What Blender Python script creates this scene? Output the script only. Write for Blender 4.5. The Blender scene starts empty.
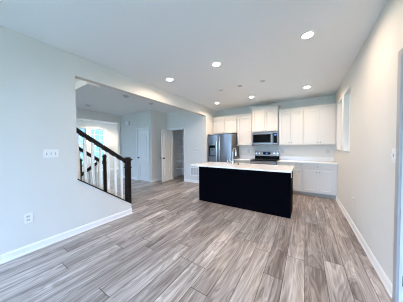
import bpy, bmesh, math, random
from mathutils import Vector, Matrix
random.seed(4)
S = bpy.context.scene
COL = S.collection

# ------------------------------------------------------------------ camera
F_PX, YAW, PITCH, ROLL, EYE = 162.402, 0.5707, 0.0247, -0.0063, 1.3297
fw = Vector((-math.sin(YAW)*math.cos(PITCH), math.cos(YAW)*math.cos(PITCH), -math.sin(PITCH)))
rt = Vector((math.cos(YAW), math.sin(YAW), 0)); up = rt.cross(fw)
rt2 = rt*math.cos(ROLL)+up*math.sin(ROLL); up2 = rt2.cross(fw)
cd = bpy.data.cameras.new('camera'); cam = bpy.data.objects.new('camera', cd); COL.objects.link(cam)
cd.sensor_fit = 'HORIZONTAL'; cd.sensor_width = 36; cd.lens = F_PX*36/403; cd.clip_start = .02
cam.matrix_world = Matrix(((rt2.x, up2.x, -fw.x, 0), (rt2.y, up2.y, -fw.y, 0), (rt2.z, up2.z, -fw.z, EYE), (0, 0, 0, 1)))
S.camera = cam

# ------------------------------------------------------------------ world, exposure
W = bpy.data.worlds.new('world'); S.world = W; W.use_nodes = True
bg = W.node_tree.nodes['Background']; bg.inputs[0].default_value = (.42, .65, 1.0, 1); bg.inputs[1].default_value = 7.7
S.view_settings.view_transform = 'Standard'; S.view_settings.look = 'None'
S.view_settings.exposure = 1.44; S.view_settings.gamma = 1
S.view_settings.use_curve_mapping = False
try:
    S.cycles.use_denoising = True; S.cycles.max_bounces = 10; S.cycles.diffuse_bounces = 8
    S.cycles.sample_clamp_indirect = 6; S.cycles.filter_width = 1.1
except Exception: pass
DOWNLIGHT_W = 5.5
WARM = (1.0, .745, .53)
def portal(name, loc, rot, sx, sy):
    d = bpy.data.lights.new(name, 'AREA'); d.shape = 'RECTANGLE'; d.size = sx; d.size_y = sy
    d.cycles.is_portal = True
    o = bpy.data.objects.new(name, d); COL.objects.link(o); o.location = loc; o.rotation_euler = rot
R90 = math.pi/2
portal('portal', (.80, 4.18, 1.8), (0, R90, 0), 1.15, .60)
portal('portal', (.80, 4.95, 1.8), (0, R90, 0), 1.15, .55)
portal('portal', (-1.2, -2.75, 1.2), (-R90, 0, 0), 3.2, 2.3)
portal('portal', (-9.85, 3.6, 1.43), (0, -R90, 0), 1.8, 3.2)

# ------------------------------------------------------------------ constants
XL, XR, YB, YO, H = -2.964, .659, 5.737, 4.937, 2.74
XLB = -3.08                      # far side of the left wall
YD = 4.145; XC = -4.907; XM = -6.874; XF = -9.7

# ------------------------------------------------------------------ materials
def mat(name, col, rough=.5, metal=0, spec=.5, emis=None, es=0, noise=None, bump=None, trans=0):
    m = bpy.data.materials.new(name); m.use_nodes = True; nt = m.node_tree; b = nt.nodes['Principled BSDF']
    b.inputs['Base Color'].default_value = (*col, 1); b.inputs['Roughness'].default_value = rough
    b.inputs['Metallic'].default_value = metal
    b.inputs['Specular IOR Level'].default_value = spec
    if trans: b.inputs['Transmission Weight'].default_value = trans
    if emis: b.inputs['Emission Color'].default_value = (*emis, 1); b.inputs['Emission Strength'].default_value = es
    tc = nt.nodes.new('ShaderNodeTexCoord')
    if noise:                    # (scale, amount)
        n = nt.nodes.new('ShaderNodeTexNoise'); n.inputs['Scale'].default_value = noise[0]; n.inputs['Detail'].default_value = 3
        nt.links.new(tc.outputs['Object'], n.inputs['Vector'])
        r = nt.nodes.new('ShaderNodeValToRGB')
        r.color_ramp.elements[0].position = .3; r.color_ramp.elements[1].position = .7
        a = noise[1]
        r.color_ramp.elements[0].color = (*[c*(1-a) for c in col], 1); r.color_ramp.elements[1].color = (*[min(1, c*(1+a)) for c in col], 1)
        nt.links.new(n.outputs['Fac'], r.inputs[0]); nt.links.new(r.outputs[0], b.inputs['Base Color'])
    if bump:                     # (scale, strength)
        n = nt.nodes.new('ShaderNodeTexNoise'); n.inputs['Scale'].default_value = bump[0]
        nt.links.new(tc.outputs['Object'], n.inputs['Vector'])
        k = nt.nodes.new('ShaderNodeBump'); k.inputs['Strength'].default_value = bump[1]; k.inputs['Distance'].default_value = .002
        nt.links.new(n.outputs['Fac'], k.inputs['Height']); nt.links.new(k.outputs[0], b.inputs['Normal'])
    return m
PAINT = mat('wall_paint', (.71, .70, .665), .75, spec=.25, noise=(3, .012), bump=(220, .12))
CEIL = mat('ceiling_paint', (.80, .815, .83), .85, spec=.15, bump=(160, .1))
TRIM = mat('trim_white', (.84, .84, .83), .35, noise=(5, .01))
DOORW = mat('door_white', (.82, .82, .81), .4, noise=(5, .01))
CAB = mat('cabinet_white', (.63, .61, .572), .4, noise=(4, .01))
GTRIM = mat('grey_trim', (.40, .40, .41), .45, noise=(5, .01))
TOE = mat('shade_grey_toe_kick', (.33, .32, .30), .6, noise=(6, .02))  # shade of the recess under the base cabinets put into this grey
QUARTZ = mat('white_quartz', (.86, .84, .81), .12, noise=(60, .03))
BLACKP = mat('black_panel', (.0012, .0012, .003), .7, spec=.03, noise=(8, .15))
STAIN = mat('dark_stained_wood', (.011, .008, .008), .45, spec=.25, noise=(25, .35))
STEEL = mat('stainless_steel', (.29, .293, .305), .30, 1.0, noise=(3, .04))
BSTEEL = mat('brushed_appliance_steel', (.20, .183, .168), .36, 1.0, noise=(3, .04))
DSTEEL = mat('dark_steel_side', (.16, .155, .15), .4, .7, noise=(6, .05))
CHROME = mat('chrome', (.72, .73, .75), .12, 1.0, noise=(6, .02))
BLACKG = mat('black_glass', (.003, .0033, .0036), .3, spec=.03, noise=(6, .1))
DARKP = mat('dark_plastic', (.015, .016, .018), .5, spec=.15, noise=(12, .1))
NICKEL = mat('satin_nickel', (.30, .29, .28), .35, 1.0, noise=(30, .05))
BRONZE = mat('dark_bronze', (.045, .04, .038), .35, .8, noise=(30, .1))
PLATE = mat('switch_plate_plastic', (.85, .85, .85), .35, noise=(20, .01))
SLOT = mat('slot_grey', (.22, .22, .23), .5, noise=(30, .05))
GREYPL = mat('pale_grey_plate', (.55, .55, .54), .4, noise=(20, .02))
LENS = mat('lit_lens', (1, 1, 1), .4, emis=(1.0, .93, .84), es=14, noise=(5, .01))
OFFLENS = mat('unlit_lens', (.6, .61, .62), .4, noise=(15, .03))
DISPLAY = mat('blue_display', (.01, .02, .05), .2, emis=(.15, .35, 1), es=.45, noise=(20, .02))
GLASS = mat('window_glass', (1, 1, 1), 0, spec=.5)
def fix_glass(m, tint=(.94, .96, .97)):
    nt = m.node_tree; nt.nodes.clear()
    o = nt.nodes.new('ShaderNodeOutputMaterial'); t = nt.nodes.new('ShaderNodeBsdfTransparent'); t.inputs[0].default_value = (*tint, 1)
    g = nt.nodes.new('ShaderNodeBsdfGlossy'); g.inputs['Roughness'].default_value = .02
    f = nt.nodes.new('ShaderNodeFresnel'); f.inputs[0].default_value = 1.3
    x = nt.nodes.new('ShaderNodeMixShader')
    nt.links.new(f.outputs[0], x.inputs[0]); nt.links.new(t.outputs[0], x.inputs[1]); nt.links.new(g.outputs[0], x.inputs[2]); nt.links.new(x.outputs[0], o.inputs[0])
fix_glass(GLASS)
TGLASS = mat('dimming_front_glass', (1, 1, 1), 0); fix_glass(TGLASS, (.50, .60, .57))  # tint added to dim the bright view through the front windows
RGLASS = mat('dimming_side_glass', (1, 1, 1), 0); fix_glass(RGLASS, (.80, .80, .76))  # tint added to hold back daylight from the right windows
GROUND = mat('lawn', (.24, .30, .20), .9, noise=(3, .3))
SIDING = mat('pale_siding', (.35, .45, .58), .7, noise=(2, .05))
SIDING2 = mat('sky_block_siding', (.55, .57, .57), .7, noise=(2, .05))
ROOFM = mat('grey_shingle', (.18, .19, .21), .9, noise=(9, .2))

def floor_mat():
    m = bpy.data.materials.new('grey_oak_planks'); m.use_nodes = True; nt = m.node_tree; b = nt.nodes['Principled BSDF']
    N = nt.nodes.new; L = nt.links.new
    tc = N('ShaderNodeTexCoord'); sep = N('ShaderNodeSeparateXYZ'); L(tc.outputs['Object'], sep.inputs[0])
    def mth(op, a, bb=None):
        n = N('ShaderNodeMath'); n.operation = op
        for i, v in enumerate((a, bb)):
            if v is None: continue
            if isinstance(v, (int, float)): n.inputs[i].default_value = v
            else: L(v, n.inputs[i])
        return n.outputs[0]
    PW, PL = .182, 1.22
    u = mth('DIVIDE', sep.outputs[0], PW); row = mth('FLOOR', u); fu = mth('SUBTRACT', u, row)
    wn = N('ShaderNodeTexWhiteNoise'); wn.noise_dimensions = '1D'; L(row, wn.inputs['W'])
    v = mth('ADD', mth('DIVIDE', sep.outputs[1], PL), mth('MULTIPLY', wn.outputs['Value'], 7.3)); pi = mth('FLOOR', v); fv = mth('SUBTRACT', v, pi)
    cv = N('ShaderNodeCombineXYZ'); L(row, cv.inputs[0]); L(pi, cv.inputs[1])
    w2 = N('ShaderNodeTexWhiteNoise'); w2.noise_dimensions = '2D'; L(cv.outputs[0], w2.inputs['Vector'])
    # grain coordinates: stretched along y, shifted per plank
    gx = mth('ADD', mth('MULTIPLY', sep.outputs[0], 1.0), mth('MULTIPLY', w2.outputs['Value'], 37.0))
    gv = N('ShaderNodeCombineXYZ'); L(gx, gv.inputs[0]); L(mth('MULTIPLY', sep.outputs[1], .045), gv.inputs[1]); L(w2.outputs['Value'], gv.inputs[2])
    n1 = N('ShaderNodeTexNoise'); n1.inputs['Scale'].default_value = 26; n1.inputs['Detail'].default_value = 4; n1.inputs['Roughness'].default_value = .6; n1.inputs['Distortion'].default_value = .6
    L(gv.outputs[0], n1.inputs['Vector'])
    gv2 = N('ShaderNodeCombineXYZ'); L(gx, gv2.inputs[0]); L(mth('MULTIPLY', sep.outputs[1], .13), gv2.inputs[1]); L(w2.outputs['Value'], gv2.inputs[2])
    n2 = N('ShaderNodeTexNoise'); n2.inputs['Scale'].default_value = 7; n2.inputs['Detail'].default_value = 2; n2.inputs['Distortion'].default_value = 1.2
    L(gv2.outputs[0], n2.inputs['Vector'])
    # cathedral rings from the broad noise
    rings = mth('ABSOLUTE', mth('SUBTRACT', mth('FRACT', mth('MULTIPLY', n2.outputs['Fac'], 9.0)), .5))
    t = mth('ADD', mth('ADD', mth('MULTIPLY', n1.outputs['Fac'], .80), mth('MULTIPLY', n2.outputs['Fac'], .75)), mth('MULTIPLY', rings, .42))
    gv3 = N('ShaderNodeCombineXYZ'); L(gx, gv3.inputs[0]); L(mth('MULTIPLY', sep.outputs[1], .03), gv3.inputs[1]); L(w2.outputs['Value'], gv3.inputs[2])
    n3 = N('ShaderNodeTexNoise'); n3.inputs['Scale'].default_value = 75; n3.inputs['Detail'].default_value = 3; L(gv3.outputs[0], n3.inputs['Vector'])
    t = mth('ADD', t, mth('MULTIPLY', n3.outputs['Fac'], .32))
    t = mth('ADD', t, mth('MULTIPLY', w2.outputs['Value'], .26))
    t = mth('SUBTRACT', t, .735)
    r = N('ShaderNodeValToRGB'); e = r.color_ramp.elements
    e[0].position = .16; e[0].color = (.14, .115, .105, 1); e[1].position = .86; e[1].color = (.75, .705, .685, 1)
    q = e.new(.5); q.color = (.385, .342, .322, 1)
    L(t, r.inputs[0])
    eu = mth('MINIMUM', fu, mth('SUBTRACT', 1, fu)); ev = mth('MINIMUM', fv, mth('SUBTRACT', 1, fv))
    ju = mth('LESS_THAN', eu, .015); jv = mth('LESS_THAN', ev, .0028)
    j = mth('MAXIMUM', ju, jv)
    mx = N('ShaderNodeMix'); mx.data_type = 'RGBA'; L(mth('MULTIPLY', j, .85), mx.inputs[0]); L(r.outputs[0], mx.inputs[6]); mx.inputs[7].default_value = (.05, .04, .036, 1)
    L(mx.outputs[2], b.inputs['Base Color'])
    L(mth('ADD', mth('MULTIPLY', n1.outputs['Fac'], .16), .24), b.inputs['Roughness'])
    b.inputs['Specular IOR Level'].default_value = .5
    bp = N('ShaderNodeBump'); bp.inputs['Strength'].default_value = .25; bp.inputs['Distance'].default_value = .0015
    L(mth('SUBTRACT', n1.outputs['Fac'], j), bp.inputs['Height']); L(bp.outputs[0], b.inputs['Normal'])
    return m
FLOOR = floor_mat()

# ------------------------------------------------------------------ geometry helpers
class MB:
    def __init__(s): s.bm = bmesh.new()
    def box(s, x0, x1, y0, y1, z0, z1, bev=0, seg=1, M=None):
        x0, x1 = sorted((x0, x1)); y0, y1 = sorted((y0, y1)); z0, z1 = sorted((z0, z1))
        t = bmesh.new(); bmesh.ops.create_cube(t, size=1)
        for v in t.verts: v.co = Vector(((x0+x1)/2+v.co.x*(x1-x0), (y0+y1)/2+v.co.y*(y1-y0), (z0+z1)/2+v.co.z*(z1-z0)))
        if bev: bmesh.ops.bevel(t, geom=t.edges[:], offset=bev, segments=seg, affect='EDGES', profile=.5)
        if M: t.transform(M)
        return s.add(t)
    def add(s, t):
        me = bpy.data.meshes.new('t'); t.to_mesh(me); s.bm.from_mesh(me); bpy.data.meshes.remove(me); t.free(); return s
    def prism(s, pts, vec, M=None):      # polygon (3-D points) extruded by vec
        t = bmesh.new(); vs = [t.verts.new(p) for p in pts]; f = t.faces.new(vs)
        r = bmesh.ops.extrude_face_region(t, geom=[f]); nv = [g for g in r['geom'] if isinstance(g, bmesh.types.BMVert)]
        bmesh.ops.translate(t, vec=Vector(vec), verts=nv); bmesh.ops.recalc_face_normals(t, faces=t.faces[:])
        if M: t.transform(M)
        return s.add(t)
    def cyl(s, p0, p1, r0, r1=None, n=20):
        r1 = r0 if r1 is None else r1; p0 = Vector(p0); p1 = Vector(p1); d = p1-p0
        t = bmesh.new(); bmesh.ops.create_cone(t, cap_ends=True, segments=n, radius1=r0, radius2=r1, depth=d.length)
        t.transform(Matrix.Translation((p0+p1)/2) @ d.to_track_quat('Z', 'Y').to_matrix().to_4x4()); return s.add(t)
    def lathe(s, prof, c, n=28, axis='Z'):   # prof: (r, h) along axis
        t = bmesh.new(); rings = []
        for r, h in prof:
            rings.append([t.verts.new((max(r, 1e-4)*math.cos(2*math.pi*i/n), max(r, 1e-4)*math.sin(2*math.pi*i/n), h)) for i in range(n)])
        for a, b in zip(rings, rings[1:]):
            for i in range(n): t.faces.new((a[i], a[(i+1) % n], b[(i+1) % n], b[i]))
        t.faces.new(rings[0]); t.faces.new(rings[-1]); bmesh.ops.recalc_face_normals(t, faces=t.faces[:])
        if axis == '-Y': t.transform(Matrix.Rotation(R90, 4, 'X'))
        if axis == 'X': t.transform(Matrix.Rotation(R90, 4, 'Y'))
        if axis == '-X': t.transform(Matrix.Rotation(-R90, 4, 'Y'))
        t.transform(Matrix.Translation(c)); return s.add(t)
    def tube(s, pts, r, n=12):
        pts = [Vector(p) for p in pts]; t = bmesh.new(); rings = []; ref = Vector((.3, .2, 1)).normalized()
        for i, p in enumerate(pts):
            d = (pts[min(i+1, len(pts)-1)]-pts[max(i-1, 0)]).normalized()
            a = d.cross(Vector((1, 0, 0)) if abs(d.x) < .8 else Vector((0, 0, 1))).normalized(); b = d.cross(a)
            rr = r[i] if isinstance(r, (list, tuple)) else r
            rings.append([t.verts.new(p+(a*math.cos(2*math.pi*k/n)+b*math.sin(2*math.pi*k/n))*rr) for k in range(n)])
        for A, B in zip(rings, rings[1:]):
            for i in range(n): t.faces.new((A[i], A[(i+1) % n], B[(i+1) % n], B[i]))
        t.faces.new(rings[0]); t.faces.new(rings[-1]); bmesh.ops.recalc_face_normals(t, faces=t.faces[:]); return s.add(t)
    def ring(s, outer, inner, vec):      # frame between two loops of equal length, extruded
        t = bmesh.new(); n = len(outer); V = Vector(vec)
        a = [t.verts.new(p) for p in outer]; b = [t.verts.new(p) for p in inner]
        c = [t.verts.new(Vector(p)+V) for p in outer]; d = [t.verts.new(Vector(p)+V) for p in inner]
        for i in range(n):
            k = (i+1) % n
            t.faces.new((a[i], a[k], b[k], b[i])); t.faces.new((c[i], c[k], d[k], d[i])); t.faces.new((a[i], a[k], c[k], c[i])); t.faces.new((b[i], b[k], d[k], d[i]))
        bmesh.ops.recalc_face_normals(t, faces=t.faces[:]); return s.add(t)
    def build(s, name, m, parent=None, smooth=False, origin=None):
        o0 = Vector((0, 0, 0))
        if parent is not None: o0 = Vector(parent.get('_o', (0, 0, 0)))
        elif origin is not None: o0 = Vector(origin)
        bmesh.ops.translate(s.bm, vec=-o0, verts=s.bm.verts[:])
        me = bpy.data.meshes.new(name); s.bm.to_mesh(me); s.bm.free(); me.materials.append(m)
        if smooth:
            for p in me.polygons: p.use_smooth = True
            try: me.set_sharp_from_angle(angle=math.radians(35))
            except Exception: pass
        o = bpy.data.objects.new(name, me); COL.objects.link(o)
        o['_o'] = tuple(o0)
        if parent is not None: o.parent = parent
        else: o.location = o0
        return o
ALL_TMP = []
def thing(name, label, cat, loc, group=None):
    o = bpy.data.objects.new(name, None); COL.objects.link(o); o.location = loc; o['_o'] = tuple(loc); o.empty_display_size = .1
    o['label'] = label; o['category'] = cat
    if group: o['group'] = group
    return o
def tag(o, label, cat, group=None):
    o['label'] = label; o['category'] = cat
    if group: o['group'] = group
    return o
def struct(o): o['kind'] = 'structure'; return o
def boxes(name, m, L, parent=None, bev=0):
    b = MB()
    for q in L: b.box(*q, bev=bev)
    return b.build(name, m, parent)
def copy_tree(o, parent=None, loc=None):
    c = o.copy(); COL.objects.link(c)
    if parent is not None: c.parent = parent
    if loc is not None: c.location = loc; c['_o'] = tuple(loc)
    for ch in list(o.children): copy_tree(ch, c)
    return c

# ------------------------------------------------------------------ structure: floor, ceiling, walls
struct(boxes('floor', FLOOR, [(-9.82, .78, -2.72, 6.05, -.12, 0)]))
struct(boxes('ground', GROUND, [(-60, 40, -40, 45, -.5, -.3)]))
XW = XR+.125
struct(boxes('ceiling', CEIL, [
    (XLB, XW, -2.72, 6.05, H, H+.15), (-9.82, -5.25, -2.72, 6.05, H, H+.15),
    (-5.25, -4.06, 1.69, 6.05, H, H+.15), (-4.06, XLB, 1.93, 6.05, H, H+.15)]))
struct(boxes('wall_left', PAINT, [
    (XLB, XL, -2.6, 1.067, 0, H), (XLB, XL, 1.067, YO, 2.43, H), (XLB, XL, YO, YB, 0, H)]))
# sloped knee wall beside the stairs
def zc(y): return .838-.711*(y-1.06)
kb = MB()
kb.prism([(XLB, 1.067, 0), (XLB, 1.90, 0), (XLB, 1.90, zc(1.90)), (XLB, 1.067, zc(1.067))], (XL-XLB-.011, 0, 0))
kb.prism([(XL-.011, 1.067, 0), (XL-.011, 1.978, 0), (XL-.011, 1.978, zc(1.978)), (XL-.011, 1.067, zc(1.067))], (.011, 0, 0))
struct(kb.build('wall_knee', PAINT))
# right wall: patio door y .11..1.97, two windows
WZ0, WZ1 = 1.225, 2.40
W1 = (3.87, 4.49); W2 = (4.67, 5.23)
PD = (1.14, 1.985); PDZ = 2.05
struct(boxes('wall_right', PAINT, [
    (XR, XW, -2.6, PD[0], 0, H), (XR, XW, PD[0], PD[1], PDZ, H), (XR, XW, PD[1], W1[0], 0, H),
    (XR, XW, W1[0], W2[1], 0, WZ0), (XR, XW, W1[0], W2[1], WZ1, H), (XR, XW, W1[1], W2[0], WZ0, WZ1),
    (XR, XW, W2[1], YB, 0, H)]))
struct(boxes('wall_kitchen', PAINT, [(-3.38, XW, YB, YB+.12, 0, H)]))
struct(boxes('wall_behind', PAINT, [(XLB, XW, -2.72, -2.6, 0, .06), (XLB, XW, -2.72, -2.6, 2.35, H), (XLB, -2.8, -2.72, -2.6, .06, 2.35), (.4, XW, -2.72, -2.6, .06, 2.35)]))
PX0, PX1 = -4.647, -3.977     # pantry door opening
struct(boxes('wall_pantry', PAINT, [
    (XC-.12, PX0, YO, YO+.115, 0, H), (PX1, XLB, YO, YO+.115, 0, H), (PX0, PX1, YO, YO+.115, 2.03, H),
    (XC-.12, XC, YO+.115, 6.05, 0, H), (-3.5, -3.38, YO+.115, 6.05, 0, H), (XC, -3.5, 5.93, 6.05, 0, H)]))
DX0, DX1 = -5.736, -5.066     # closed closet door opening
struct(boxes('wall_closet', PAINT, [
    (XM-.12, DX0, YD, YD+.11, 0, H), (DX1, XC, YD, YD+.11, 0, H), (DX0, DX1, YD, YD+.11, 2.03, H),
    (XC-.12, XC, YD+.11, YO, 0, H)]))
struct(boxes('wall_front_opening', PAINT, [
    (XM-.12, XM, -2.6, 1.2, 0, H), (XM-.12, XM, 1.2, 4.075, 2.405, H), (XM-.12, XM, 4.075, YD, 0, H)]))
HALL_FILL = [(-5.9, -3.8)]  # unseen hall window, added to brighten the closet and pantry walls
struct(boxes('wall_hall', PAINT, [(XF, XLB, -2.72, -2.6, 0, .2), (XF, XLB, -2.72, -2.6, 2.4, H), (XF, HALL_FILL[0][0], -2.72, -2.6, .2, 2.4), (HALL_FILL[0][1], XLB, -2.72, -2.6, .2, 2.4)]))
for a_, b_ in HALL_FILL: portal('portal', ((a_+b_)/2, -2.75, 1.3), (-R90, 0, 0), b_-a_, 2.2)
struct(boxes('wall_front_room', PAINT, [(XF, XM-.12, 5.62, 5.74, 0, H)]))
FW = [(2.15, 2.90), (3.17, 3.92), (4.12, 4.87)]; FZ0, FZ1 = .52, 2.35
L = [(XF-.12, XF, -2.72, 6.05, 0, FZ0), (XF-.12, XF, -2.72, 6.05, FZ1, H)]
yy = -2.72
for a, b in FW: L.append((XF-.12, XF, yy, a, FZ0, FZ1)); yy = b
L.append((XF-.12, XF, yy, 6.05, FZ0, FZ1))
struct(boxes('wall_front', PAINT, L))
# stairwell shaft above the ceiling
struct(boxes('wall_stairwell', PAINT, [
    (-5.37, -5.25, -2.72, 1.81, H+.15, 4.9),
    (-5.25, -4.06, 1.69, 1.81, H+.15, 4.9), (-4.18, XLB, 1.93, 2.05, H+.15, 4.9), (-4.18, -4.06, 1.81, 1.93, H+.15, 4.9), (XLB, XL, -2.72, 2.05, H+.15, 4.9), (-5.25, XLB, -2.72, -2.6, H, 4.9)]))
struct(boxes('ceiling_stairwell', CEIL, [(-5.37, XL, -2.72, 2.05, 4.9, 5.0)]))
d = bpy.data.lights.new('stairwell_fill_light', 'POINT'); d.energy = 16; d.color = (1, .88, .74); d.shadow_soft_size = .1  # unseen light added to warm and brighten the stairwell shaft
l = bpy.data.objects.new('stairwell_fill_light', d); COL.objects.link(l); l.location = (-4.1, .2, 4.6)

# baseboards: profile with shoe moulding
def baseboard(name, p0, p1, nrm):
    p0 = Vector((*p0, 0)); p1 = Vector((*p1, 0)); n = Vector((*nrm, 0))
    prof = [(0, 0), (.024, 0), (.023, .012), (.015, .021), (.014, .022), (.014, .078), (.010, .086), (.007, .095), (0, .097)]
    return struct(MB().prism([p0+n*a+Vector((0, 0, h)) for a, h in prof], p1-p0).build(name, TRIM))
baseboard('baseboard_left', (XL, -2.6), (XL, 1.978), (1, 0))
baseboard('baseboard_right', (XR, 2.05), (XR, 5.20), (-1, 0))
baseboard('baseboard_behind', (XL, -2.6), (XR, -2.6), (0, 1))
baseboard('baseboard_pantry', (PX1+.065, YO), (XL-.03, YO), (0, -1))
baseboard('baseboard_pantry', (XC, YO), (PX0-.065, YO), (0, -1))
baseboard('baseboard_closet', (XM, YD), (DX0-.065, YD), (0, -1))
baseboard('baseboard_closet', (DX1+.065, YD), (XC+.014, YD), (0, -1))
baseboard('baseboard_corner', (XC, YD), (XC, YO), (1, 0))
baseboard('baseboard_front', (XF, -2.6), (XF, 5.62), (1, 0))
baseboard('baseboard_front_room', (XF, 5.62), (XM-.12, 5.62), (0, -1))
baseboard('baseboard_pantry_inside', (XC, 5.93), (-3.5, 5.93), (0, -1))

# ------------------------------------------------------------------ doors
def arch_loop(x0, x1, z0, z1, rise, y, n=8):
    pts = [(x0, y, z0), (x1, y, z0)]
    for i in range(n+1):
        a = i/n; x = x1+(x0-x1)*a; pts.append((x, y, z1-rise+rise*math.sin(math.pi*a)**.8))
    return pts
def panel_door(name, w, h, hinge, ang, knob_side=1):
    """slab from the hinge along +x (local), front face at local y=0 facing -y"""
    r = bpy.data.objects.new(name, None); COL.objects.link(r); r['kind'] = 'structure'; r['_o'] = (0, 0, 0)
    r.location = hinge; r.rotation_euler = (0, 0, ang)
    MB().box(.003, w-.003, 0, .035, .008, h-.004, bev=.002).build('door_slab', DOORW, r)
    b = MB()
    for y0, s in ((0, -1), (.035, 1)):
        for (z0, z1, rise) in ((.20, .80, .05), (.98, h-.17, .09)):
            o = arch_loop(.12, w-.12, z0, z1, rise, y0); i = arch_loop(.145, w-.145, z0+.025, z1-.028, rise*.9, y0)
            b.ring(o, i, (0, .018*s, 0))
            o2 = arch_loop(.185, w-.185, z0+.065, z1-.07, rise*.7, y0); c = [(p[0]*.999+.0005*w, p[1], p[2]) for p in o2]
            b.prism(o2, (0, .012*s, 0))
    b.build('door_panel_moulding', DOORW, r)
    kb = MB(); kx = w-.065
    for s, y0 in ((-1, 0), (1, .035)):
        ax = '-Y'
        prof = [(.030, 0), (.030, .006), (.012, .010), (.011, .032), (.026, .040), (.029, .052), (.022, .062), (0.001, .064)]
        if s < 0: kb.lathe(prof, (kx, y0, .915), axis='-Y', n=18)
        else: kb.lathe([(a, -c) for a, c in prof], (kx, y0, .915), axis='-Y', n=18)
    kb.build('door_knob', BRONZE, r, smooth=True)
    for z in (.22, 1.05, h-.22):
        MB().cyl((0.001, -.006, z-.045), (0.001, -.006, z+.045), .007, n=10).build('hinge', BRONZE, r)
    return r
def casing(name, x0, x1, z1, yf, s=-1, w=.062):
    y2 = yf+s*.016; b = MB()
    b.box(x0-w, x0, yf, y2, 0, z1+w, bev=.003); b.box(x1, x1+w, yf, y2, 0, z1+w, bev=.003); b.box(x0-.001, x1+.001, yf, y2, z1, z1+w, bev=.003)
    b.box(x0-w, x0-w+.014, yf, yf+s*.022, 0, z1+w); b.box(x1+w-.014, x1+w, yf, yf+s*.022, 0, z1+w); b.box(x0-w, x1+w, yf, yf+s*.022, z1+w-.014, z1+w)
    return struct(b.build(name, TRIM))
casing('trim_1', DX0, DX1, 2.03, YD); casing('trim_2', PX0, PX1, 2.03, YO)
# pantry jamb lining
struct(boxes('trim_3', TRIM, [(PX0, PX0+.012, YO, YO+.115, 0, 2.03), (PX1-.012, PX1, YO, YO+.115, 0, 2.03), (PX0+.012, PX1-.012, YO, YO+.115, 2.018, 2.03)]))
d1 = panel_door('door_1', DX1-DX0, 2.025, (DX1, YD+.045, 0), math.pi)   # closed, knob on the left
# closed door seen from its other side: rotate so hinges are on the right
d2 = panel_door('door_2', .655, 2.015, (PX0-.034, YO-.024, 0), -math.radians(76.0))
# front room opening has no casing; patio door in the right wall
b = MB(); w = .062
for y0, y1, z0, z1 in ((PD[0]-w, PD[0], 0, PDZ+w), (PD[1], PD[1]+w, 0, PDZ+w), (PD[0], PD[1], PDZ, PDZ+w)): b.box(XR-.018, XR, y0, y1, z0, z1, bev=.003)
struct(b.build('trim_4', GTRIM))
d3 = panel_door('door_3', PD[1]-PD[0], PDZ-.004, (XR+.03, PD[1], 0), -R90)
def frame_rect(b, x0, x1, y0, y1, z0, z1, t):
    b.box(x0, x1, y0, y0+t, z0, z1); b.box(x0, x1, y1-t, y1, z0, z1); b.box(x0, x1, y0+t, y1-t, z0, z0+t); b.box(x0, x1, y0+t, y1-t, z1-t, z1)

# ------------------------------------------------------------------ windows
def window(name, axis_x, y0, y1, z0, z1, grid=None, recess=0.09, side=1, sill=True, glass=GLASS):
    """window in an x-facing wall; side=+1: outside is +x; axis_x = inner wall face"""
    r = bpy.data.objects.new(name, None); COL.objects.link(r); r['kind'] = 'structure'; r['_o'] = (0, 0, 0)
    xa = axis_x+side*recess; xb = axis_x+side*(recess+.03)
    b = MB(); frame_rect(b, min(xa, xb), max(xa, xb), y0+.002, y1-.002, z0+.002, z1-.002, .04)
    zm = (z0+z1)/2; b.box(min(xa, xb), max(xa, xb), y0+.03, y1-.03, zm-.025, zm+.025)
    b.build('window_frame', TRIM, r)
    if grid:
        b = MB(); ny, nz = grid; xm = (xa+xb)/2
        for i in range(1, ny): y = y0+(y1-y0)*i/ny; b.box(xm-.008, xm+.008, y-.011, y+.011, z0+.04, z1-.04)
        for i in range(1, nz):
            z = z0+(z1-z0)*i/nz
            if abs(z-zm) > .05: b.box(xm-.008, xm+.008, y0+.04, y1-.04, z-.011, z+.011)
        b.build('muntin_grid', TRIM, r)
    xm = (xa+xb)/2
    MB().box(xm-.003, xm+.003, y0+.035, y1-.035, z0+.035, z1-.035).build('pane', glass, r)
    if sill:
        b = MB(); b.box(min(axis_x-side*.02, xa), max(axis_x-side*.02, xa), y0-.03, y1+.03, z0-.02, z0, bev=.003); b.build('window_sill', TRIM, r)
    return r
for i, (a, c) in enumerate((W1, W2)):
    window('window_%d' % (i+1), XR, a, c, WZ0, WZ1, None, .09, 1, sill=False, glass=RGLASS)
    # drywall-return reveals are the wall itself; white stool board under each
    struct(boxes('trim_%d' % (5+i), TRIM, [(XR-.022, XR+.088, a+.001, c-.001, WZ0, WZ0+.012), (XR-.022, XR-.0005, a-.02, c+.02, WZ0-.004, WZ0+.0125)]))
for i, (a, c) in enumerate(FW):
    window('window_%d' % (3+i), XF, a, c, FZ0, FZ1, (3, 6), .07, -1, glass=TGLASS)
    b = MB(); 
    for y0, y1, z0, z1 in ((a-.07, a, FZ0-.07, FZ1+.07), (c, c+.07, FZ0-.07, FZ1+.07), (a, c, FZ1, FZ1+.07)): b.box(XF, XF+.015, y0, y1, z0, z1)
    struct(b.build('trim_%d' % (7+i), TRIM))
wb = bpy.data.objects.new('window_6', None); COL.objects.link(wb); wb['kind'] = 'structure'; wb['_o'] = (0, 0, 0)
b = MB()
for k in range(3):
    x0 = -2.8+k*3.2/3; x1 = x0+3.2/3
    b.box(x0, x0+.05, -2.70, -2.65, .06, 2.35); b.box(x1-.05, x1, -2.70, -2.65, .06, 2.35); b.box(x0, x1, -2.70, -2.65, .06, .12); b.box(x0, x1, -2.70, -2.65, 2.29, 2.35)
b.build('window_frame', TRIM, wb)
for k in range(3):
    x0 = -2.8+k*3.2/3; MB().box(x0+.045, x0+3.2/3-.045, -2.68, -2.674, .11, 2.30).build('pane', GLASS, wb)

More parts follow.
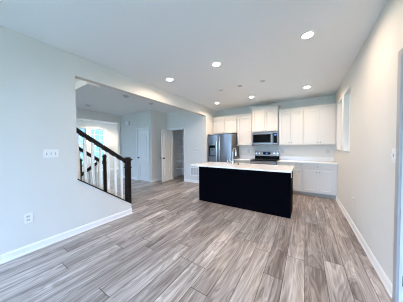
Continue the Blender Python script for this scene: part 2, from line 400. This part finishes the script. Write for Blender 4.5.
for k, (x0, x1) in enumerate(HALL_FILL):  # frame and pane of the added hall window
    wh = bpy.data.objects.new('window_%d' % (7+k), None); COL.objects.link(wh); wh['kind'] = 'structure'; wh['_o'] = (0, 0, 0)
    b = MB(); b.box(x0, x0+.05, -2.70, -2.65, .2, 2.4); b.box(x1-.05, x1, -2.70, -2.65, .2, 2.4); b.box(x0+.05, x1-.05, -2.70, -2.65, .2, .25); b.box(x0+.05, x1-.05, -2.70, -2.65, 2.35, 2.4); b.box(x0+.05, x1-.05, -2.70, -2.65, 1.33, 1.37); b.build('window_frame', TRIM, wh)
    MB().box(x0+.045, x1-.045, -2.68, -2.674, .24, 2.36).build('pane', GLASS, wh)

# ------------------------------------------------------------------ cabinets
def shaker(x0, x1, z0, z1, y, rail=.058, t=.02):
    y -= .004; t = .024
    """door/drawer front: frame with recessed flat panel, outer face at y (faces -y)"""
    b = MB(); e = .0015
    b.box(x0, x0+rail, y, y+t, z0, z1, bev=e); b.box(x1-rail, x1, y, y+t, z0, z1, bev=e)
    b.box(x0+rail-.002, x1-rail+.002, y, y+t, z0, z0+rail, bev=e); b.box(x0+rail-.002, x1-rail+.002, y, y+t, z1-rail, z1, bev=e)
    b.box(x0+rail-.004, x1-rail+.004, y+.018, y+t-.001, z0+rail-.004, z1-rail+.004)
    return b
def slab(x0, x1, z0, z1, y, t=.02): return MB().box(x0, x1, y, y+t, z0, z1, bev=.003)
def knob(parent, x, y, z, r=.014):
    MB().lathe([(.007, -.001), (.006, .012), (r*.9, .017), (r, .023), (r*.8, .028), (.001, .029)], (x, y, z), axis='-Y', n=16).build('knob', NICKEL, parent, smooth=True)
def crown(x0, x1, yf, z, h=.07, ret_l=None, ret_r=None, yb=YB):
    """crown moulding along the front, with returns"""
    b = MB(); prof = [(0, 0), (.006, 0), (.010, h*.3), (.03, h*.72), (.042, h*.8), (.042, h), (0, h)]
    xa = x0-(.042 if ret_l else 0); xb = x1+(.042 if ret_r else 0)
    t = bmesh.new()
    path = []
    if ret_l: path.append(('L', yb))
    # front run with mitred ends
    def col(x, y, nx, ny): return [t.verts.new((x+nx*a, y+ny*a, z+hh)) for a, hh in prof]
    cols = []
    if ret_l: cols.append(col(x0, ret_l, -1, 0))
    cols.append(col(x0, yf, -1 if ret_l else 0, -1))
    cols.append(col(x1, yf, 1 if ret_r else 0, -1))
    if ret_r: cols.append(col(x1, ret_r, 1, 0))
    n = len(prof)
    for A, B in zip(cols, cols[1:]):
        for i in range(n): t.faces.new((A[i], A[(i+1) % n], B[(i+1) % n], B[i]))
    t.faces.new(cols[0]); t.faces.new(cols[-1]); bmesh.ops.recalc_face_normals(t, faces=t.faces[:])
    b.add(t); return b
YU = YB-.33            # outer face of wall-cabinet doors (5.407)
def wall_cabinet(label, x0, x1, z0, z1, ndoor, yf=YU, crown_l=None, crown_r=None, kz=.075, knob_at=None, ch=.07):
    r = thing('wall_cabinet', label, 'cabinet', ((x0+x1)/2, YB-.15, z0))
    MB().box(x0, x1, yf+.021, YB-.001, z0, z1).build('cabinet_box', CAB, r)
    crown(x0, x1, yf+.018, z1-.002, ch, crown_l, crown_r).build('crown_moulding', CAB, r)
    g = .0035; e = .020
    xs = [x0+e+(x1-x0-2*e)*i/ndoor for i in range(ndoor+1)]
    for i in range(ndoor):
        a, c = xs[i]+g, xs[i+1]-g
        d = shaker(a, c, z0+.016, z1-.035, yf).build('door', CAB, r)
        if ndoor == 2: kx = c-.03 if i == 0 else a+.03
        else: kx = (knob_at if knob_at else c-.03)
        knob(d, kx, yf, z0+kz)
    return r
wall_cabinet('white two door cabinet above the refrigerator, leftmost of the wall cabinets', -2.955, -2.005, 1.81, 2.37, 2, kz=.045)
wall_cabinet('narrow white single door cabinet between refrigerator cabinet and the microwave', -2.003, -1.49, 1.365, 2.37, 1)
wall_cabinet('raised white two door cabinet with its own crown above the microwave', -1.478, -.712, 1.795, 2.50, 2, yf=5.345, crown_l=5.66, crown_r=5.66, kz=.045, ch=.08)
wall_cabinet('white two door wall cabinet just right of the microwave', -.700, -.062, 1.365, 2.37, 2)
wall_cabinet('white two door wall cabinet beside the window wall, rightmost of the wall cabinets', -.060, .655, 1.365, 2.37, 2)

YC = YB-.61            # outer face of base doors (5.127)
def base_cabinet(label, x0, x1, ndoor, fill_r=0):
    r = thing('base_cabinet', label, 'cabinet', ((x0+x1)/2, YB-.3, 0))
    b = MB(); b.box(x0, x1, YC+.021, YB-.001, .105, .884); b.build('cabinet_box', CAB, r)
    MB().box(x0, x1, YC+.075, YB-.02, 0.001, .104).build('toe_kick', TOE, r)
    x1 -= fill_r
    d = slab(x0+.022, x1-.022, .745, .862, YC).build('drawer', CAB, r); knob(d, (x0+x1)/2, YC, .80)
    xs = [x0+.022+(x1-x0-.044)*i/ndoor for i in range(ndoor+1)]
    for i in range(ndoor):
        a, c = xs[i]+.0035, xs[i+1]-.0035
        dd = shaker(a, c, .128, .702, YC).build('door', CAB, r)
        knob(dd, c-.03 if i == 0 else a+.03, YC, .655)
    return r
base_cabinet('white base cabinet between the refrigerator and the range, mostly behind the island', -2.0, -1.475, 1)
base_cabinet('white base cabinet right of the range, half hidden by the island corner', -.690, -.085, 1)
base_cabinet('white two door base cabinet with one drawer beside the right wall', -.083, .655, 2, fill_r=.035)
def counter(label, x0, x1):
    o = thing('countertop', label, 'countertop', ((x0+x1)/2, YB-.3, .885))
    MB().box(x0, x1, YB-.64, YB-.001, .885, .915, bev=.003).build('slab', QUARTZ, o)
    MB().box(x0, x1, YB-.02, YB-.001, .9155, 1.02, bev=.002).build('backsplash', QUARTZ, o)
counter('short white quartz countertop between refrigerator and range', -2.01, -1.468)
counter('long white quartz countertop from the range to the right wall', -.692, .657)

# ------------------------------------------------------------------ refrigerator
fr = thing('refrigerator', 'stainless steel french door refrigerator with water dispenser at the left end', 'refrigerator', (-2.485, 5.35, 0))
FY = 4.957
MB().box(-2.942, -2.03, FY+.075, YB-.03, .02, 1.745, bev=.004).build('cabinet_body', DSTEEL, fr)
def bulge_door(x0, x1, z0, z1, tilt=.006):
    """door with a gently bowed front and rounded vertical edges"""
    n = 18; pts = []
    for i in range(n+1):
        u = i/n; s = 2*u-1; edge = max(0, abs(s)-.90)/.10
        pts.append((x0+(x1-x0)*u, FY+.018*s*s+.022*edge*edge, z0))
    pts += [(x1, FY+.072, z0), (x0, FY+.072, z0)]
    return MB().prism(pts, (0, 0, z1-z0))
dl = bulge_door(-2.942, -2.490, .715, 1.755).build('door', STEEL, fr, smooth=True)
dr = bulge_door(-2.482, -2.030, .715, 1.755).build('door', STEEL, fr, smooth=True)
fz = bulge_door(-2.942, -2.030, .06, .705).build('freezer_drawer', STEEL, fr, smooth=True)
def bow_handle(x, z0, z1, par):
    n = 14; pts = [(x, FY+.01, z0)]
    for i in range(n+1):
        u = i/n; pts.append((x, FY-.038-.014*math.sin(math.pi*u), z0+(z1-z0)*u))
    pts.append((x, FY+.01, z1)); MB().tube(pts, .0125, n=12).build('handle', CHROME, par, smooth=True)
bow_handle(-2.545, .80, 1.665, dl); bow_handle(-2.440, .80, 1.665, dr)
n = 12; pts = [(-2.85, FY+.012, .62)]+[(-2.85+.73*i/n, FY-.04-.01*math.sin(math.pi*i/n), .62) for i in range(n+1)]+[(-2.12, FY+.012, .62)]
MB().tube(pts, .0125).build('handle', CHROME, fz, smooth=True)
b = MB(); b.ring([(-2.865, FY-.001, 1.0), (-2.615, FY-.001, 1.0), (-2.615, FY-.001, 1.385), (-2.865, FY-.001, 1.385)],
                 [(-2.845, FY-.001, 1.035), (-2.635, FY-.001, 1.035), (-2.635, FY-.001, 1.29), (-2.845, FY-.001, 1.29)], (0, .02, 0))
disp = b.build('dispenser_bezel', DARKP, dl)
MB().box(-2.846, -2.634, FY+.004, FY+.010, 1.03, 1.295).build('dispenser_recess', BLACKG, disp)
MB().box(-2.79, -2.69, FY-.004, FY+.01, 1.20, 1.275, bev=.004).build('dispenser_spout', DSTEEL, disp)
MB().box(-2.83, -2.65, FY-.006, FY+.004, 1.305, 1.37, bev=.002).build('dispenser_controls', BLACKG, disp)
for x in (-2.90, -2.07): MB().box(x-.03, x+.03, FY+.03, FY+.12, 1.7555, 1.775, bev=.004).build('hinge_cover', DSTEEL, fr)

# ------------------------------------------------------------------ range
rg = thing('electric_range', 'stainless steel range with black glass cooktop below the microwave', 'oven', (-1.08, 5.4, 0))
RX0, RX1 = -1.464, -.696
MB().box(RX0, RX1, 5.135, YB-.03, .02, .90).build('oven_body', DSTEEL, rg)
ct = MB().box(RX0, RX1, 5.10, YB-.10, .9005, .925, bev=.005).build('cooktop', BLACKG, rg)
for (x, y, r_) in ((-1.28, 5.25, .10), (-.88, 5.25, .08), (-1.28, 5.47, .075), (-.88, 5.47, .09)):
    MB().ring([(x+r_*math.cos(a*math.pi/16), y+r_*math.sin(a*math.pi/16), .9251) for a in range(32)], [(x+(r_-.004)*math.cos(a*math.pi/16), y+(r_-.004)*math.sin(a*math.pi/16), .9251) for a in range(32)], (0, 0, .0006)).build('burner_ring', SLOT, ct)
bgd = MB().prism([(RX0+.01, YB-.10, .926), (RX0+.01, YB-.04, .926), (RX0+.01, YB-.04, 1.18), (RX0+.01, YB-.075, 1.18)], (RX1-RX0-.02, 0, 0)).build('backguard', BLACKG, rg)
cp = MB().prism([(RX0+.008, YB-.103, 1.025), (RX0+.008, YB-.038, 1.025), (RX0+.008, YB-.038, 1.19), (RX0+.008, YB-.083, 1.19)], (RX1-RX0-.016, 0, 0)).build('control_panel', BSTEEL, rg)
MB().box(-1.19, -.96, YB-.110, YB-.09, 1.065, 1.15).build('display', BLACKG, cp)
MB().box(-1.10, -1.05, YB-.112, YB-.109, 1.095, 1.125).build('clock_digits', DISPLAY, cp)
for x in (-1.405, -1.31, -.85, -.755):
    MB().lathe([(.027, 0), (.025, .022), (.018, .028), (.001, .029)], (x, YB-.093, 1.108), axis='-Y', n=18).build('knob', CHROME, cp, smooth=True)
od = MB().box(RX0+.004, RX1-.004, 5.095, 5.134, .19, .885, bev=.005).build('oven_door', BLACKG, rg)
MB().box(RX0+.004, RX1-.004, 5.090, 5.0945, .79, .885, bev=.001).build('door_trim', BSTEEL, od)
MB().tube([(RX0+.05, 5.092, .84), (RX0+.05, 5.045, .84), (RX0+.02, 5.04, .84), (RX1-.02, 5.04, .84), (RX1-.05, 5.045, .84), (RX1-.05, 5.092, .84)], .014).build('handle', STEEL, od, smooth=True)
MB().box(RX0+.004, RX1-.004, 5.10, 5.134, .03, .18, bev=.004).build('storage_drawer', BSTEEL, rg)

# ------------------------------------------------------------------ microwave
mw = thing('microwave', 'stainless over the range microwave with black window under the raised cabinet', 'microwave', (-1.088, 5.53, 1.378))
MX0, MX1, MY = -1.473, -.703, 5.335
MB().box(MX0, MX1, MY+.04, YB-.002, 1.380, 1.790, bev=.003).build('microwave_body', DSTEEL, mw)
md = MB().box(MX0, -.835, MY, MY+.039, 1.400, 1.788, bev=.006).build('door', BSTEEL, mw)
MB().box(MX0+.035, -.905, MY-.003, MY+.001, 1.455, 1.715, bev=.001).build('window', BLACKG, md)
MB().tube([(-.868, MY+.002, 1.44), (-.868, MY-.036, 1.45), (-.868, MY-.042, 1.59), (-.868, MY-.036, 1.73), (-.868, MY+.002, 1.74)], .012).build('handle', STEEL, md, smooth=True)
pnl = MB().box(-.833, MX1, MY, MY+.039, 1.400, 1.788, bev=.006).build('control_panel', BSTEEL, mw)
MB().box(-.828, -.722, MY-.003, MY+.001, 1.44, 1.73, bev=.001).build('keypad', BLACKG, pnl)
MB().box(-.80, -.745, MY-.0045, MY-.0025, 1.665, 1.70).build('display', DISPLAY, pnl)
MB().box(MX0-.004, MX1+.004, MY-.018, MY+.30, 1.380, 1.399, bev=.004).build('bottom_lip', BSTEEL, mw)

# ------------------------------------------------------------------ island
isl = thing('kitchen_island', 'black panelled kitchen island base standing on the plank floor', 'island', (-1.23, 3.65, 0))
IX0, IX1, IY0, IY1 = -2.2375, -.2259, 3.361, 3.955
MB().box(IX0, IX1, IY0, IY0+.02, .001, .884, bev=.0015).build('front_panel', BLACKP, isl)
MB().box(IX0, IX0+.018, IY0+.0205, IY1, .001, .884).build('side_panel', BLACKP, isl)
MB().box(IX1-.018, IX1, IY0+.0205, IY1, .001, .884).build('side_panel', BLACKP, isl)
boxes('cabinet_side_box', BLACKP, [(IX0+.019, -1.85, IY0+.021, IY1-.022, .10, .884)], isl); boxes('cabinet_side_box', BLACKP, [(-.85, IX1-.019, IY0+.021, IY1-.022, .10, .884)], isl); boxes('sink_base_floor', BLACKP, [(-1.849, -.851, IY0+.021, IY1-.022, .10, .12)], isl)
MB().box(IX0+.019, IX1-.019, IY0+.03, IY1-.09, .001, .099).build('toe_kick', BLACKP, isl)
for k in range(4):
    wd = (IX1-IX0-.04)/4; x0 = IX0+.02+wd*k
    s = shaker(x0+.004, x0+wd-.004, .12, .86, IY1-.02); dd = s.build('door', BLACKP, isl)
    MB().lathe([(.007, .001), (.006, -.012), (.014, -.02), (.001, -.028)], (x0+(wd-.04 if k % 2 == 0 else .04), IY1, .79), axis='-Y', n=14).build('knob', NICKEL, dd)
it = thing('island_countertop', 'white quartz countertop overhanging the black island', 'countertop', (-1.24, 3.55, .885))
CX0, CX1, CY0, CY1 = -2.285, -.196, 3.09, 4.0
SX0, SX1, SY0, SY1 = -1.70, -.95, 3.685, 3.915
b = MB(); b.box(CX0, SX0, CY0, CY1, .885, .915); b.box(SX1, CX1, CY0, CY1, .885, .915); b.box(SX0, SX1, CY0, SY0, .885, .915); b.box(SX0, SX1, SY1, CY1, .885, .915)
bmesh.ops.remove_doubles(b.bm, verts=b.bm.verts[:], dist=.0001)
b.build('slab', QUARTZ, it)
sk = thing('sink', 'undermount stainless steel sink set in the island countertop', 'sink', (-1.325, 3.81, .70))
b = MB(); t = .004
b.box(SX0-.012, SX1+.012, SY0-.012, SY1+.012, .68, .684)
b.box(SX0-.012, SX0-.002, SY0-.012, SY1+.012, .684, .8845); b.box(SX1+.002, SX1+.012, SY0-.012, SY1+.012, .684, .8845)
b.box(SX0-.002, SX1+.002, SY0-.012, SY0-.002, .684, .8845); b.box(SX0-.002, SX1+.002, SY1+.002, SY1+.012, .684, .8845)
b.build('basin', STEEL, sk)
MB().lathe([(.045, 0), (.045, .003), (.03, .004), (.001, .004)], (-1.325, 3.81, .6842)).build('drain', CHROME, sk, smooth=True)
fc = thing('faucet', 'chrome gooseneck pull down faucet standing on the island countertop', 'faucet', (-1.455, 3.645, .915))
fx, fy = -1.455, 3.645
MB().lathe([(.030, .0005), (.030, .008), (.024, .014), (.021, .09), (.017, .10)], (fx, fy, .915)).build('faucet_base', CHROME, fc, smooth=True)
pts = [(fx, fy, 1.0), (fx, fy, 1.10), (fx, fy, 1.2)]
R_ = .072
for i in range(1, 13):
    a = math.pi*i/12; pts.append((fx+.02*(1-math.cos(a))/2, fy+R_*(1-math.cos(a)), 1.22+R_*math.sin(a)))
MB().tube(pts, .0105, n=14).build('neck', CHROME, fc, smooth=True)
ex, ey = pts[-1][0], pts[-1][1]
MB().lathe([(.013, 0), (.016, -.02), (.019, -.08), (.021, -.11), (.017, -.115)], (ex, ey, 1.225)).build('spray_head', CHROME, fc, smooth=True)
MB().tube([(fx-.018, fy, .975), (fx-.045, fy-.005, .985), (fx-.085, fy-.01, 1.02)], [.009, .008, .006]).build('lever_handle', CHROME, fc, smooth=True)
MB().lathe([(.018, .0005), (.022, .006), (.020, .012), (.010, .018), (.008, .03), (.001, .031)], (-1.325, 3.66, .915)).build('t', DARKP, None, smooth=True)
sp = [o for o in COL.objects if o.name == 't'][0]; sp.name = 'sink_stopper'; sp.data.name = 'sink_stopper'
tag(sp, 'small dark sink stopper lying on the island countertop right of the faucet', 'stopper')
so = thing('soap_dispenser', 'slim chrome soap dispenser on the island countertop left of the faucet', 'soap dispenser', (-1.60, 3.655, .915))
MB().lathe([(.020, .0005), (.020, .006), (.010, .010), (.009, .055)], (-1.60, 3.655, .915)).build('pump_collar', CHROME, so, smooth=True)
MB().tube([(-1.60, 3.655, .97), (-1.60, 3.655, 1.0), (-1.60, 3.68, 1.008), (-1.60, 3.72, 1.0)], .006).build('spout', CHROME, so, smooth=True)

# ------------------------------------------------------------------ plates
def plate_x(label, name, x, s, yc, zc_, w, h, kind, cat, gangs=1, group=None):
    """wall plate on an x-facing wall; s = direction it faces"""
    r = thing(name, label, cat, (x, yc, zc_), group)
    X0, X1 = sorted((x+s*.0005, x+s*.008))
    MB().box(X0, X1, yc-w/2, yc+w/2, zc_-h/2, zc_+h/2, bev=.002).build('cover_plate', PLATE, r)
    for g in range(gangs):
        y = yc+(g-(gangs-1)/2)*.046
        X0, X1 = sorted((x+s*.006, x+s*.0095))
        if kind == 'toggle':
            MB().box(X0, X1, y-.006, y+.006, zc_-.013, zc_+.013).build('toggle_slot', SLOT, r)
            X0, X1 = sorted((x+s*.008, x+s*.020)); MB().box(X0, X1, y-.004, y+.004, zc_-.002, zc_+.010, bev=.001).build('toggle', PLATE, r)
        else:
            for dz in (-.021, .021):
                q = MB().box(X0, X1, y-.017, y+.017, zc_+dz-.014, zc_+dz+.014, bev=.002).build('socket', GREYPL, r)
                X2, X3 = sorted((x+s*.0093, x+s*.0102)); bb = MB()
                for dy in (-.007, .007): bb.box(X2, X3, y+dy-.0015, y+dy+.0015, zc_+dz-.004, zc_+dz+.006)
                bb.build('slots', SLOT, q)
    return r
def plate_y(label, name, y, xc, zc_, w, h, kind, cat, gangs=1, m=None, group=None):
    r = thing(name, label, cat, (xc, y, zc_), group)
    MB().box(xc-w/2, xc+w/2, y-.008, y-.0005, zc_-h/2, zc_+h/2, bev=.002).build('cover_plate', m or PLATE, r)
    for g in range(gangs):
        x = xc+(g-(gangs-1)/2)*.046
        if kind == 'rocker': MB().box(x-.016, x+.016, y-.012, y-.0075, zc_-.033, zc_+.033, bev=.001).build('rocker', GREYPL, r)
        else:
            for dz in (-.021, .021): MB().box(x-.014, x+.014, y-.0095, y-.0075, zc_+dz-.012, zc_+dz+.012, bev=.001).build('socket', OFFLENS, r)
    return r
plate_x('white three gang toggle switch plate on the left wall near the stair opening', 'light_switch', XL, 1, .765, 1.252, .163, .114, 'toggle', 'light switch', 3)
plate_x('white duplex wall outlet low on the left wall below the switch plate', 'wall_outlet', XL, 1, .527, .440, .08, .125, 'duplex', 'outlet')
plate_x('white single toggle switch plate on the right wall beside the door casing', 'light_switch', XR, -1, 2.118, 1.245, .075, .125, 'toggle', 'light switch')
plate_x('white wall outlet low on the right wall above the baseboard', 'wall_outlet', XR, -1, 3.505, .447, .075, .118, 'duplex', 'outlet')
plate_y('white two gang rocker switch plate on the wall between pantry and refrigerator', 'light_switch', YO, -3.395, 1.22, .12, .118, 'rocker', 'light switch', 2)
plate_y('pale outlet on the kitchen wall between refrigerator and range', 'wall_outlet', YB, -1.705, 1.175, .072, .115, 'duplex', 'outlet', m=GREYPL)
plate_y('pale outlet on the kitchen wall just right of the range', 'wall_outlet', YB, -.605, 1.175, .072, .115, 'duplex', 'outlet', m=GREYPL)
plate_y('pale outlet on the kitchen wall beside the right corner', 'wall_outlet', YB, .52, 1.18, .072, .115, 'duplex', 'outlet', m=GREYPL)
plate_x('small grey outlet high on the right side of the black island', 'wall_outlet', IX1, 1, 3.47, .80, .07, .115, 'duplex', 'outlet')

# return air grille
vt = thing('air_return_grille', 'white louvred return air grille low on the wall left of the island', 'vent', (-3.475, YO, .42))
b = MB(); vx0, vx1, vz0, vz1 = -3.675, -3.275, .262, .578
frm = MB(); o = [(vx0, YO-.0005, vz0), (vx1, YO-.0005, vz0), (vx1, YO-.0005, vz1), (vx0, YO-.0005, vz1)]; i = [(vx0+.025, YO-.0005, vz0+.025), (vx1-.025, YO-.0005, vz0+.025), (vx1-.025, YO-.0005, vz1-.025), (vx0+.025, YO-.0005, vz1-.025)]
frm.ring(o, i, (0, -.012, 0))
for k in (1, 2): x = vx0+(vx1-vx0)*k/3; frm.box(x-.008, x+.008, YO-.011, YO-.0005, vz0+.02, vz1-.02)
frm.build('frame', PLATE, vt)
MB().box(vx0+.02, vx1-.02, YO-.003, YO-.0008, vz0+.02, vz1-.02).build('backing', SLOT, vt)
b = MB()
for k in range(14):
    z = vz0+.03+k*.0193; b.prism([(vx0+.024, YO-.003, z+.010), (vx0+.024, YO-.009, z), (vx0+.024, YO-.0075, z), (vx0+.024, YO-.003, z+.008)], (vx1-vx0-.048, 0, 0))
b.build('louvres', PLATE, vt)

# door chime
chm = thing('door_chime', 'white round cornered door chime high on the wall left of the closed door', 'door chime', (-6.39, YD, 2.35))
MB().box(-6.50, -6.27, YD-.045, YD-.0005, 2.26, 2.44, bev=.015, seg=3).build('chime_cover', PLATE, chm)
MB().box(-6.265, -6.235, YD-.03, YD-.0005, 2.27, 2.43, bev=.006).build('side_grille', GREYPL, chm)

# ------------------------------------------------------------------ pantry shelves
for k, z in enumerate((1.715, 1.365, 1.045, .73, .39)):
    nm = ['topmost', 'second from the top', 'middle', 'second from the floor', 'lowest'][k]
    o = thing('pantry_shelf', 'white ventilated wire shelf inside the open pantry, the %s one' % nm, 'shelf', (-4.2, 5.7, z), 'wire shelves in the pantry')
    b = MB()
    for y in (5.52, 5.62, 5.72, 5.82, 5.92): b.cyl((XC+.003, y, z), (-3.503, y, z), .004, n=8)
    b.box(XC+.003, -3.503, 5.512, 5.520, z-.03, z+.004)
    b.build('shelf_wires', TRIM, o)
    b = MB()
    for j in range(55): x = XC+.015+j*.0252; b.box(x-.0015, x+.0015, 5.515, 5.925, z+.003, z+.006)
    b.build('cross_wires', TRIM, o)

# ------------------------------------------------------------------ stairs
st = thing('staircase', 'white staircase with dark treads rising toward the viewer behind the knee wall', 'stairs', (-3.57, 1.9, 0))
rise, run = .19, .268
for k in range(13):
    y1 = 1.875-run*k; z1 = rise*(k+1)
    MB().box(-4.045, XLB-.005, y1-.018, y1, max(.001, z1-rise), z1-.03).build('riser', TRIM, st)
    MB().box(-4.045, XLB-.005, y1-run-.0175, y1+.022, z1-.029, z1, bev=.005).build('tread', STAIN, st)
def newel(par, x, y, h, w=.088):
    b = MB(); b.box(x-w/2, x+w/2, y-w/2, y+w/2, .001, h-.06, bev=.003)
    z = h-.20; b.box(x-w/2-.012, x+w/2+.012, y-w/2-.012, y+w/2+.012, z-.012, z+.012, bev=.005)
    b.box(x-w/2-.010, x+w/2+.010, y-w/2-.010, y+w/2+.010, h-.075, h-.055, bev=.004)
    b.box(x-w/2-.024, x+w/2+.024, y-w/2-.024, y+w/2+.024, h-.055, h-.03, bev=.007)
    b.box(x-w/2-.004, x+w/2+.004, y-w/2-.004, y+w/2+.004, h-.03, h, bev=.010)
    b.build('newel_post', STAIN, par)
def rail(par, x, ya, za, yb, zb, w=.06, h=.088, name='handrail'):   # za, zb: top height
    b = MB(); c = .016
    pts = [(x-w/2+.008, ya, za-h), (x+w/2-.008, ya, za-h), (x+w/2-.008, ya, za-h*.55), (x+w/2, ya, za-h*.45), (x+w/2, ya, za-c), (x+w/2-c, ya, za), (x-w/2+c, ya, za), (x-w/2, ya, za-c), (x-w/2, ya, za-h*.45), (x-w/2+.008, ya, za-h*.55)]
    b.prism(pts, (0, yb-ya, zb-za)); return b.build(name, STAIN, par)
NR = -3.022
r1 = thing('stair_railing', 'dark handrail, newel post and white balusters on the knee wall', 'stair railing', (NR, 1.5, 0))
newel(r1, NR, 1.948, 1.130)
def zr(y): return 1.652-.680*(y-1.083)
rail(r1, NR, 1.070, zr(1.070), 1.905, zr(1.905))
MB().prism([(XLB-.008, 1.069, zc(1.069)+.0005), (XL+.008, 1.069, zc(1.069)+.0005), (XL+.008, 1.069, zc(1.069)+.022), (XLB-.008, 1.069, zc(1.069)+.022)], (0, .833, -.711*.833)).build('shoe_rail', STAIN, r1)
for y in (1.094, 1.196, 1.312, 1.435, 1.563, 1.692, 1.812):
    MB().box(NR-.016, NR+.016, y-.016, y+.016, zc(y)+.012, zr(y)-.07).build('baluster', TRIM, r1)
# far side of the same flight
FX = -4.085
struct(MB().prism([(FX-.045, -1.2, 0), (FX-.045, 1.98, 0), (FX-.045, 1.98, .17), (FX-.045, -1.2, .17+.7*3.18)], (.08, 0, 0)).build('wall_stringer', PAINT))
r2 = thing('stair_railing', 'dark handrail and newel post on the far side of the stairs', 'stair railing', (FX, 1.6, 0))
newel_y = 2.03
newel(r2, FX, newel_y, 1.165, w=.058)
def zr2(y): return 1.088-.723*(y-1.881)
rail(r2, FX, .6, zr2(.6), newel_y-.045, zr2(newel_y-.045), h=.085)
MB().prism([(FX-.055, .6, .17+.7*1.38+.001), (FX+.045, .6, .17+.7*1.38+.001), (FX+.045, .6, .17+.7*1.38+.021), (FX-.055, .6, .17+.7*1.38+.021)], (0, 1.38, -.966)).build('shoe_rail', STAIN, r2)
for k in range(10):
    y = 1.88-.125*k
    MB().box(FX-.013, FX+.013, y-.013, y+.013, .17+.7*(1.98-y)+.015, zr2(y)-.07).build('baluster', TRIM, r2)
# guard around the flight that goes down
r3 = thing('stair_guard', 'low dark guard rail and slim newel beyond the far stair railing', 'stair railing', (-4.5, 1.8, 0))
newel(r3, -4.90, 1.82, 1.055, w=.07)
rail(r3, FX-.085, 1.0, 1.035-.72*.94, 1.94, 1.035, w=.05, h=.075)
for k in range(6):
    y = 1.86-.13*k
    MB().box(FX-.101, FX-.069, y-.016, y+.016, .001, 1.035-.72*(1.94-y)-.06).build('baluster', TRIM, r3)

# ------------------------------------------------------------------ ceiling fixtures
def downlight(label, x, y, lamp=True):
    r = thing('recessed_light', label, 'ceiling light', (x, y, H), 'lit recessed downlights')
    MB().lathe([(.058, -.0006), (.082, -.0006), (.080, -.005), (.060, -.009), (.057, -.004)], (x, y, H), n=32).build('trim_ring', TRIM, r, smooth=True)
    MB().lathe([(.0575, -.0008), (.056, -.0075), (.001, -.0085)], (x, y, H), n=28).build('lens', LENS, r, smooth=True)
    d = bpy.data.lights.new('downlight_lamp', 'AREA'); d.shape = 'DISK'; d.size = .11; d.spread = math.radians(172 if y < 3 else 152); d.energy = DOWNLIGHT_W; d.color = WARM
    l = bpy.data.objects.new('downlight_lamp', d); COL.objects.link(l); l.location = (0, 0, -.03); l.parent = r
    return r
downlight('round lit recessed ceiling light nearest the right wall in front', .007, 2.49)
downlight('round lit recessed ceiling light in the middle of the front row', -1.29, 2.50)
downlight('round lit recessed ceiling light of the front row, beside the left beam', -2.393, 2.52)
downlight('round lit recessed ceiling light in front of the rightmost wall cabinets', .012, 4.64)
downlight('round lit recessed ceiling light in front of the raised microwave cabinet', -1.304, 4.67)
downlight('round lit recessed ceiling light in front of the refrigerator cabinet', -2.405, 4.69)
for x, y, nm in ((-1.787, 3.69, 'left'), (-1.302, 3.685, 'middle'), (-.794, 3.683, 'right')):
    r = thing('pendant_cover', 'small round blank cover on the ceiling over the island, the %s one' % nm, 'ceiling cover', (x, y, H), 'blank covers over the island')
    MB().lathe([(.052, -.0006), (.052, -.006), (.044, -.012), (.001, -.013)], (x, y, H)).build('cover_disc', GREYPL, r, smooth=True)
    MB().lathe([(.006, -.0125), (.005, -.016), (.001, -.0165)], (x, y, H), n=10).build('screw', SLOT, r)
for x, y, rr, nm, nn in ((-4.158, 2.664, .085, 'unlit round ceiling fixture just beyond the beam', 'smoke_detector'), (-4.177, 3.534, .075, 'unlit flush ceiling disc nearer the pantry wall beyond the beam', 'smoke_detector'), (-6.065, 2.525, .075, 'unlit flush ceiling disc near the front room opening', 'smoke_detector')):
    r = thing(nn, nm, 'ceiling fixture', (x, y, H))
    MB().lathe([(rr, -.0006), (rr, -.010), (rr*.9, -.022), (rr*.6, -.028), (.001, -.028)], (x, y, H)).build('housing', OFFLENS, r, smooth=True)
    MB().lathe([(rr*.4, -.0275), (rr*.38, -.031), (.001, -.0312)], (x, y, H)).build('face_disc', SLOT, r)
# lit can in the front room ceiling
r = thing('recessed_light', 'small lit recessed ceiling light in the bright front room', 'ceiling light', (-8.9, 4.35, H))
MB().lathe([(.058, -.0006), (.088, -.0006), (.086, -.006), (.060, -.010), (.056, -.004)], (-8.9, 4.35, H), n=24).build('trim_ring', TRIM, r)
MB().lathe([(.0575, -.0008), (.055, -.0075), (.001, -.0085)], (-8.9, 4.35, H), n=24).build('lens', LENS, r)
d = bpy.data.lights.new('front_room_lamp', 'SPOT'); d.energy = 65; d.color = WARM; d.spot_size = math.radians(158); d.spot_blend = .5; d.shadow_soft_size = .05
l = bpy.data.objects.new('front_room_lamp', d); COL.objects.link(l); l.location = (0, 0, -.03); l.parent = r

# ------------------------------------------------------------------ neighbour's house seen through the front windows
hs = thing('neighbour_house', 'pale blue house across the lawn seen through the front windows', 'house', (-34, 14, -.3))
MB().box(-40, -32, 8, 19, -.29, 5.2).build('house_wall', SIDING, hs)
MB().prism([(-31.4, 7.4, 5.2), (-31.4, 19.6, 5.2), (-31.4, 13.5, 8.4)], (-9.2, 0, 0)).build('roof', ROOFM, hs)
for y in (10, 13.5, 17): 
    wv = MB().box(-32, -31.92, y-.6, y+.6, 1.0, 2.6).build('window', TRIM, hs); MB().box(-31.92, -31.90, y-.5, y+.5, 1.1, 2.5).build('pane', BLACKG, wv)

sh = thing('neighbour_house', 'added pale grey house side cutting daylight at the right hand windows', 'house', (8, 3, -.3))  # unseen house added to block sky light from the right windows
MB().box(4.2, 12, -6, 12, -.29, 5.6).build('house_wall', SIDING2, sh)
MB().prism([(3.8, -6.4, 5.6), (12.4, -6.4, 5.6), (8.1, -6.4, 8)], (0, 18.8, 0)).build('roof', ROOFM, sh)

for o in list(bpy.data.objects):
    if '_o' in o.keys(): del o['_o']
